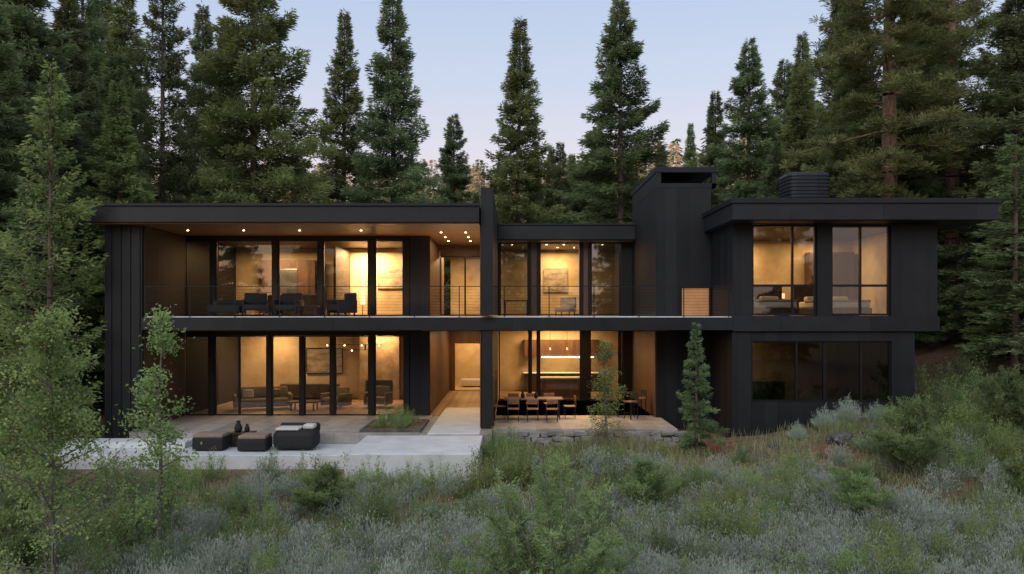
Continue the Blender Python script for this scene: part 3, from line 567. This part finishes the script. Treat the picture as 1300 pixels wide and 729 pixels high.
LT=[
(-21.0,7,20,2.6,0),(-23.5,15,21.3,2.2,1),(-22.3,19,23.6,2.4,2),(-17.6,13,23,1.8,3),(-13.6,14.9,25.5,3.5,'b'),
(-11.7,28,25,2.2,2),(-7.4,23,24.2,2.6,0),(-4.5,35,19.5,1.9,1),(.25,23,22.4,2.4,2),(3.6,33,17.0,1.5,3),(6.1,31,17.6,1.9,0),
(6.9,23,23.8,2.8,1),(14.3,48,19.4,1.4,2),(16.7,48,21.9,1.5,2),(15.8,35,21.3,1.8,0),(16.3,28,22.9,2.3,1),(18.1,23,19.9,2.1,2),
(19.2,18,22.5,2.2,'b'),(18,11,27.5,4.4,'p'),(23.2,15,26,4.0,'q'),(22.8,9,20,2.2,0),(27.5,13,24,2.6,1),(25,21,26,2.8,'b'),(30,18,27,3.0,2),(21.5,25,26,2.4,0),
(-27,12,24,2.5,1),(-26,21,27,2.3,3),(-30,16,26,2.7,'b'),(-33,25,30,3.0,1),(-18.2,24,23,2.0,0),(-16.8,7.5,14,1.8,2),(-20,3.5,16,2.0,1),(-24,8,18,2.2,'b'),(-18.3,10,16,1.9,0),
(-27,4,18,2.4,2),(-22,30,26,2.2,0),(-29,30,30,2.6,2),(-37,22,28,3.2,0),
(-1.6,34,14.5,1.5,2),(9.5,38,17,1.7,1),(11.8,33,14.6,1.4,0),(1.9,42,18,1.5,0),(8.2,44,19,1.6,2),(13,42,18.6,1.5,0),(5.2,40,17.4,1.5,2),
(20.5,33,23,2.2,1),(24,38,27,2.4,2),(29,30,29,2.6,0),(34,22,28,2.8,'b'),(17.5,16,14,1.8,2),(19.8,13,15,1.9,0),(26,8,17,2.2,2),(24,5.5,13,1.9,1),(30,10,20,2.6,0),
(2.6,27,12.3,1.4,0),(4.6,26,13.0,1.4,1),(9.2,27,13.2,1.6,2),(13.2,26,13.8,1.5,0),(16.2,22,14.5,1.6,1),(-2.6,30,12.6,1.2,0),(10.8,24,11.8,1.3,2),
(-1.0,44,17.5,1.6,1),(-8.8,36,14.5,1.4,0),(11,52,21,1.7,1),(4,52,20.5,1.7,0),(20.8,5.2,10.5,1.5,2)]
rr_=np.random.default_rng(5)
for x,y,zt,r,k in LT:
    h=float(hgt(x,y)); rot=rr_.random()*6.28
    if k not in('p','q'): r*=1.7 if k!='b' else 1.4
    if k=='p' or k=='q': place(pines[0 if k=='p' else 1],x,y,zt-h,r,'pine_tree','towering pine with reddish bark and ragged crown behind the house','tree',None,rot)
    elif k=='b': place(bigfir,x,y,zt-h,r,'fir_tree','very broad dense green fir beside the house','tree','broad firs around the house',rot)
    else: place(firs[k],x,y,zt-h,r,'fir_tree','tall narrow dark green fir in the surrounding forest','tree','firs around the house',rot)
ii=0
for x,y,zt in((-32,-58,30),(-24,-62,29),(-16,-58,28),(-8,-62,30),(-1,-59,27),(6,-63,30),(13,-58,28),(21,-62,30),(29,-58,29),(-12,-72,34),(2,-73,34),(17,-72,34)):
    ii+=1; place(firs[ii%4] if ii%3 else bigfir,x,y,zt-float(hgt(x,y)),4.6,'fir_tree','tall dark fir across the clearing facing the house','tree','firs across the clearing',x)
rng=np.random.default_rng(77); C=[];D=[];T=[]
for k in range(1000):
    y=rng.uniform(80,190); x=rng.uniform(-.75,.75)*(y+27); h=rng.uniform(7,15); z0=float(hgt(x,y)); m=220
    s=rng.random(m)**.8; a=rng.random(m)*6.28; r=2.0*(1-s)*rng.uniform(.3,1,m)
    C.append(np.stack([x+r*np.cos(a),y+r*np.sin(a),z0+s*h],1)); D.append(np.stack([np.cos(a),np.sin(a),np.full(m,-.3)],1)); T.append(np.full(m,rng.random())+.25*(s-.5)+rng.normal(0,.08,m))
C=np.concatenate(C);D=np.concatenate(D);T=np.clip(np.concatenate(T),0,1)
o=obj('far_forest',leafmesh('far_forest',C,D,np.full(len(C),1.0),np.full(len(C),.30),T,M['far'],rng)); o['kind']='stuff'; tag(o,'distant forest, golden sunlight painted into its colour, covering the far slope','forest')

yf=conifer(41,Hh=5,Rr=1.1,base=.04,dens=170,leaf=.13,lw=.025,step=.22,tr=.05,mt='green_y',power=.85,skip=.22)
asp=broadleaf(51,6,1.3,60,15000,.075,'leaf_l'); sap=broadleaf(52,5,.8,34,4000,.075,'leaf_l',sig=.11)
ltree=broadleaf(57,6,1.7,74,11000,.075,'leaf_l',sig=.12,up=.8,base=.05,power=.9,tr=.05)
lf=conifer(42,Hh=12,Rr=1.7,base=.03,dens=60,leaf=.20,lw=.055,step=.36,tr=.1,mt='leaf_m',power=.8,skip=.3)
lfl=conifer(44,Hh=12,Rr=1.9,base=.06,dens=52,leaf=.18,lw=.06,step=.42,tr=.09,mt='leaf_l',power=.7,skip=.3,droop=-.15)
place(lfl,-15.0,-1.2,12.6,2.0,'young_tree','tall airy light green young tree beside the black wall','tree')
place(lf,-17.4,1.5,9,1.9,'young_tree','light green young tree at the forest edge','tree',rot=2)
place(ltree,-8.3,-12.8,5.5,1.6,'aspen_tree','airy light green young tree in the meadow','tree')
place(asp,-11.8,-8.0,3.9,1.3,'aspen_tree','rounded light green aspen near the terrace','tree',rot=2)
place(sap,-7.5,-10,5.3,.9,'aspen_sapling','slim sparse aspen sapling in front of the terrace','tree')
place(yf,5.8,-2.0,3.9,.85,'young_fir','small bright green fir near the stone edge','tree')
place(sap,3.05,-1.4,3.5,.75,'aspen_sapling','sparse sapling in front of the dining terrace','tree',rot=1.5)
ft=feathery(61,3.6,1.7,44)
place(ft,.75,-13.2,3.65,1.75,'willow_bush','broad feathery muted green willow bush in the meadow','bush')
ft2=feathery(62,2.0,1.2,30)
for x,y,h,r in((10.8,-5.4,2.3,1.2),(13.4,-7.2,1.8,1.1),(-4.6,-7.6,1.4,.9),(3.4,-7.2,1.5,.9),(8.2,-8.0,1.5,.9),(-10.2,-10.8,1.9,1.1),(15.0,-3.2,2.2,1.3)):
    place(ft2,x,y,h,r,'willow_bush','feathery green willow bush in the meadow','bush','small willow bushes in the meadow',x*2)
place(lf,18.6,2.5,9.0,2.3,'young_tree','green feathery young fir at the edge of the slope','tree',rot=1)
place(lf,17.4,-1.5,5.0,1.5,'young_tree','small feathery green fir on the slope','tree',rot=3)
def shrub(seed,n,leaf,w,mt,spread=.5,h=.7,stems=26,vert=.5,var=.3):
    rng=np.random.default_rng(seed);C=[];D=[];T=[]
    for k in range(stems):
        az=rng.random()*6.28; rr=spread*math.sqrt(rng.random()); tip=np.array([rr*math.cos(az),rr*math.sin(az),h*(1-.55*(rr/spread)**2)*rng.uniform(.9-var,.9+var)])
        b0=tip*np.array([.35,.35,0]); m=n//stems; s=rng.uniform(.15,1,m)[:,None]
        ax=nrm((tip-b0)[None])
        C.append(b0+(tip-b0)*s+rng.normal(0,.035*(spread/.5),(m,3))); D.append(ax*vert*2+rng.normal(0,.6,(m,3))); T.append(np.clip(rng.uniform(.1,.7)+.3*s[:,0]+rng.normal(0,.1,m),0,1))
    C=np.concatenate(C);D=np.concatenate(D);T=np.concatenate(T); sc=rng.uniform(.6,1.3,len(C))
    C[:,2]=np.maximum(C[:,2],0.0)
    return C,D,leaf*sc,w*sc,T
def shrubmesh(name,seed,*a,**k):
    mt=a[3]; C,D,l,w,T=shrub(seed,*a,**k); return leafmesh(name,C,D,l,w,T,M[mt],np.random.default_rng(seed))
sages=[shrubmesh('sagebrush',60+i,6500,.065,.010,'sage',spread=(.5,.62,.7,.45,.58)[i],h=(.7,.58,.5,.62,.8)[i],stems=(110,130,150,90,120)[i],vert=1.3,var=.4) for i in range(5)]
greens=[shrubmesh('shrub',70+i,3800,.055,.02,'leaf_m',spread=.65,h=1.0,stems=(30,44,24)[i],vert=.9,var=.5) for i in range(3)]
lights=[shrubmesh('shrub',80+i,3000,.055,.022,'leaf_l',spread=.62,h=1.05,stems=(24,34)[i],vert=.8,var=.5) for i in range(2)]
def okpos(x,y):
    if -14.6<x<-.5 and y>-5.1: return False
    if -1<x<6.4 and y>-1.5: return False
    if x>7.2 and y>-.5 and x<14.2: return False
    return True
def bare(x,y): return (5.8<x<10 and y>-4.0) 
def inview(x,y,m=1.05): return abs(x)<(y+27)*.643*m+.5
rng=np.random.default_rng(9)
sg=[]
while len(sg)<700:
    y=rng.uniform(-17,-3.5); x=rng.uniform(-14,18)
    if not inview(x,y) or not okpos(x,y) or bare(x,y): continue
    p=.95 if y<-8.8+.15*x else .22
    if x<-7 and y>-13: p*=.3
    if rng.random()>p: continue
    if any((x-a)**2+(y-b)**2<.11 for a,b in sg[-300:]): continue
    sg.append((x,y))
sg.sort(key=lambda p:p[1])
for k,(x,y) in enumerate(sg[:290]):
    s=rng.uniform(.6,1.35); o=obj('sagebrush',sages[k%5],None,(x,y,float(hgt(x,y))-.03)); o.scale=(s,s,s*rng.uniform(.8,1.15)); o.rotation_euler=(0,0,rng.random()*6.28)
    tag(o,'silvery grey green sagebrush in the meadow','shrub','sagebrush in the meadow')
Cs=[];Ds=[];Ls=[];Ws=[];Ts=[]
for k,(x,y) in enumerate(sg[290:]):
    C,D,l,w,T=shrub(200+k,1300,.08,.017,'sage',spread=.55*rng.uniform(.7,1.3),h=.6*rng.uniform(.7,1.3),stems=60,vert=1.2); C=C+np.array([x,y,float(hgt(x,y))-.03]); Cs.append(C);Ds.append(D);Ls.append(l);Ws.append(w);Ts.append(T)
o=obj('sagebrush_cover',leafmesh('sagebrush_cover',np.concatenate(Cs),np.concatenate(Ds),np.concatenate(Ls),np.concatenate(Ws),np.concatenate(Ts),M['sage'],rng)); o['kind']='stuff'; tag(o,'patchy silvery sagebrush cover near the house','shrubs')
def addshrub(x,y,s,which,zs=1):
    me=(greens+lights)[which]; o=obj('shrub',me,None,(x,y,float(hgt(x,y))-.03)); o.scale=(s*rng.uniform(.8,1.3),s,s*zs); o.rotation_euler=(0,0,rng.random()*6.28)
    tag(o,'leafy bright green shrub in the meadow' if which>2 else 'leafy green shrub in the meadow','shrub','green shrubs around the house')
t=0
while t<235:
    y=rng.uniform(-12,-1.2); x=rng.uniform(-15,19)
    if not inview(x,y) or not okpos(x,y): continue
    if bare(x,y) and rng.random()<.7: continue
    addshrub(x,y,rng.uniform(.35,1.05)*(.6 if (0<x<6 and y>-5) else 1)*(.7 if (x<-.5 and y>-6.5) else 1),int(rng.integers(0,5)) if x<4 else int(rng.choice([0,3,1,3,4])),rng.uniform(.6,1.1)); t+=1
for x,y,s,k in((-13,-10,1.3,0),(-12,-12.5,1.4,3),(-9.6,-12,1.1,0),(-10.4,-14.5,1.2,3),(-7.8,-14.2,.9,0),(-5.5,-14.8,.6,4),(-4.2,-15,.75,4),(-4.9,-14.6,.7,4),(-8.5,-9,1.1,0),(-10,-6.6,1.1,1),(-12.5,-6.5,1.2,2),(-15.2,-4.5,1.6,3),(-15.2,-2.6,1.5,0),(-16,-3,1.6,3),(-3.6,-5.9,.9,3),(-5.6,-5.5,.85,3),(-8.4,-4.6,.75,4),(-6.6,-5.0,.8,0),(-9.6,-4.3,.7,3),(-2.0,-5.6,.8,4),(-4.6,-6.6,1.2,4),(-1.0,-6.2,1.1,3),(-11.2,-4.6,.9,4),(-13.4,-4.0,.9,4),(-.2,-5.2,1.3,3),(.0,-3.9,1.1,0),(-.25,-2.4,.9,2),(1.4,-5.4,1.1,3),(2.8,-5.8,1.1,1),(1.2,-2.0,.4,0),(4.6,-2.1,.45,4),
  (14,-1,1.1,2),(15.5,0,1.4,1),(16.5,-3,1.3,4),(15,1.5,1.5,2),(13.5,-5,1.0,3),(12.5,-1.3,.8,2),(17,2.5,1.5,0),(1.9,-12.6,.9,4),(-.4,-12.9,.9,3),(.2,-14.6,.7,4)):
    addshrub(x,y,s,k)
for x,y,s,k in((-4.4,-.2,.55,0),(-3.7,-.3,.5,1),(-4.3,.7,.6,2),(-3.6,.9,.6,0),(-4.0,1.3,.6,3),(-3.5,.2,.45,3)):
    me=(greens+lights)[k]; o=obj('shrub',me,None,(x,y,.06)); o.scale=(s,s,s*.9); tag(o,'small green shrub growing in the planter','shrub','shrubs in the planter')
for x,y,s in((10.2,-1.0,.9),(11.0,-.9,1.0),(9.2,-1.3,.7),(11.8,-1.2,.8)):
    o=obj('sagebrush',sages[0],None,(x,y,float(hgt(x,y))-.02)); o.scale=(s,s,s); tag(o,'silvery sagebrush beside the black wall','shrub','sagebrush in the meadow')
N=330000
x=rng.uniform(-19,24,N); y=rng.uniform(-18,3,N); keep=(np.abs(x)<(y+27)*.68+1)
keep&=~((x>-14.6)&(x<-.6)&(y>-5.0)); keep&=~((x>-1)&(x<6.3)&(y>-.7)); keep&=~((x>7)&(x<14.6)&(y>-.3)); keep&=~((x<-12.5)&(y>-.5)&(x>-14.6))
pn=np.sin(x*.9+np.sin(y*1.3)*1.5)*np.sin(y*.8+x*.25+1.2)
keep&=(rng.random(N)<(.45+.55*ss(-.3,.5,pn))*np.where((x>5.8)&(x<10)&(y>-4.0),.2,1))
x=x[keep];y=y[keep]; z=hgt(x,y)-.02
D=rng.normal(0,.28,(len(x),3)); D[:,2]=1; Ln=rng.uniform(.15,.45,len(x))*(1+.6*ss(.2,.9,pn[keep]))
T=np.clip(.42+.45*np.sin(x*.5+1)*np.sin(y*.4)+rng.normal(0,.2,len(x)),0,1)
o=obj('meadow_grass',leafmesh('meadow_grass',np.stack([x,y,z],1),D,Ln,np.full(len(x),.014),T,M['grass'],rng)); o['kind']='stuff'; tag(o,'dry tufted meadow grass covering the slope','grass')
import bmesh
from mathutils import noise
def boulder(seed):
    bm=bmesh.new(); bmesh.ops.create_icosphere(bm,subdivisions=4,radius=1)
    for v in bm.verts:
        n=noise.noise(v.co*1.3+Vector((seed*7,0,0)))*.6+abs(noise.noise(v.co*3+Vector((seed,3,0))))*.3+noise.noise(v.co*9)*.05
        v.co*=1+n; v.co.z*=.6
    me=bpy.data.meshes.new('boulder'); bm.to_mesh(me); bm.free(); me.materials.append(M['rock']); return me
bs=[boulder(i) for i in range(3)]
for i,(x,y,s) in enumerate(((10.3,-2.4,.45),(11.2,-2.1,.35),(12.2,-3.1,.35),(7.0,-2.6,.2),(8.2,-2.0,.2),(-12.9,-5.7,.25))):
    o=obj('boulder',bs[i%3],None,(x,y,float(hgt(x,y))-.05*s)); o.scale=(s,s*.8,s); o.rotation_euler=(0,0,i*1.3); tag(o,'weathered dark boulder on the bare slope','rock','boulders on the slope')

# ------------------------------------------------------------------ world, sun, camera
w=bpy.data.worlds.new('World'); scene.world=w; w.use_nodes=True; nt=w.node_tree; nt.nodes.clear()
out=nt.nodes.new('ShaderNodeOutputWorld'); bg=nt.nodes.new('ShaderNodeBackground'); sky=nt.nodes.new('ShaderNodeTexSky')
sky.sky_type='NISHITA'; sky.sun_disc=False; sky.sun_elevation=rad(4); sky.sun_rotation=rad(200); sky.altitude=1500; sky.dust_density=1.5
tc=nt.nodes.new('ShaderNodeTexCoord'); sp=nt.nodes.new('ShaderNodeSeparateXYZ'); L(nt,tc.outputs['Generated'],sp.inputs[0])
cr=nt.nodes.new('ShaderNodeValToRGB'); e=cr.color_ramp.elements
e[0].position=0.0; e[0].color=(.68,.50,.45,1); e[1].position=1.0; e[1].color=(.54,.61,.74,1)
a=e.new(.11); a.color=(.68,.53,.53,1); a=e.new(.19); a.color=(.60,.54,.60,1); a=e.new(.28); a.color=(.47,.51,.63,1); a=e.new(.40); a.color=(.37,.45,.62,1)
L(nt,sp.outputs['Z'],cr.inputs[0])
scl=nt.nodes.new('ShaderNodeVectorMath'); scl.operation='SCALE'; scl.inputs['Scale'].default_value=.3; L(nt,sky.outputs[0],scl.inputs[0])
mx=nt.nodes.new('ShaderNodeMix'); mx.data_type='RGBA'; mx.inputs[0].default_value=.9
L(nt,scl.outputs[0],mx.inputs[6]); L(nt,cr.outputs[0],mx.inputs[7]); L(nt,mx.outputs[2],bg.inputs[0]); bg.inputs[1].default_value=1.32; L(nt,bg.outputs[0],out.inputs[0])
sd=bpy.data.lights.new('sun','SUN'); sd.energy=1.45; sd.angle=rad(45); sd.color=(1,.95,.87)
so=bpy.data.objects.new('sun',sd); col.objects.link(so); so.rotation_euler=(rad(55),0,rad(-20))
cd=bpy.data.cameras.new('camera'); cam=bpy.data.objects.new('camera',cd); col.objects.link(cam)
cam.location=(0,-27,3.85); cam.rotation_euler=(rad(90),0,0); cd.lens=28; cd.sensor_width=36; cd.shift_y=.0273; cd.clip_end=1000
scene.camera=cam
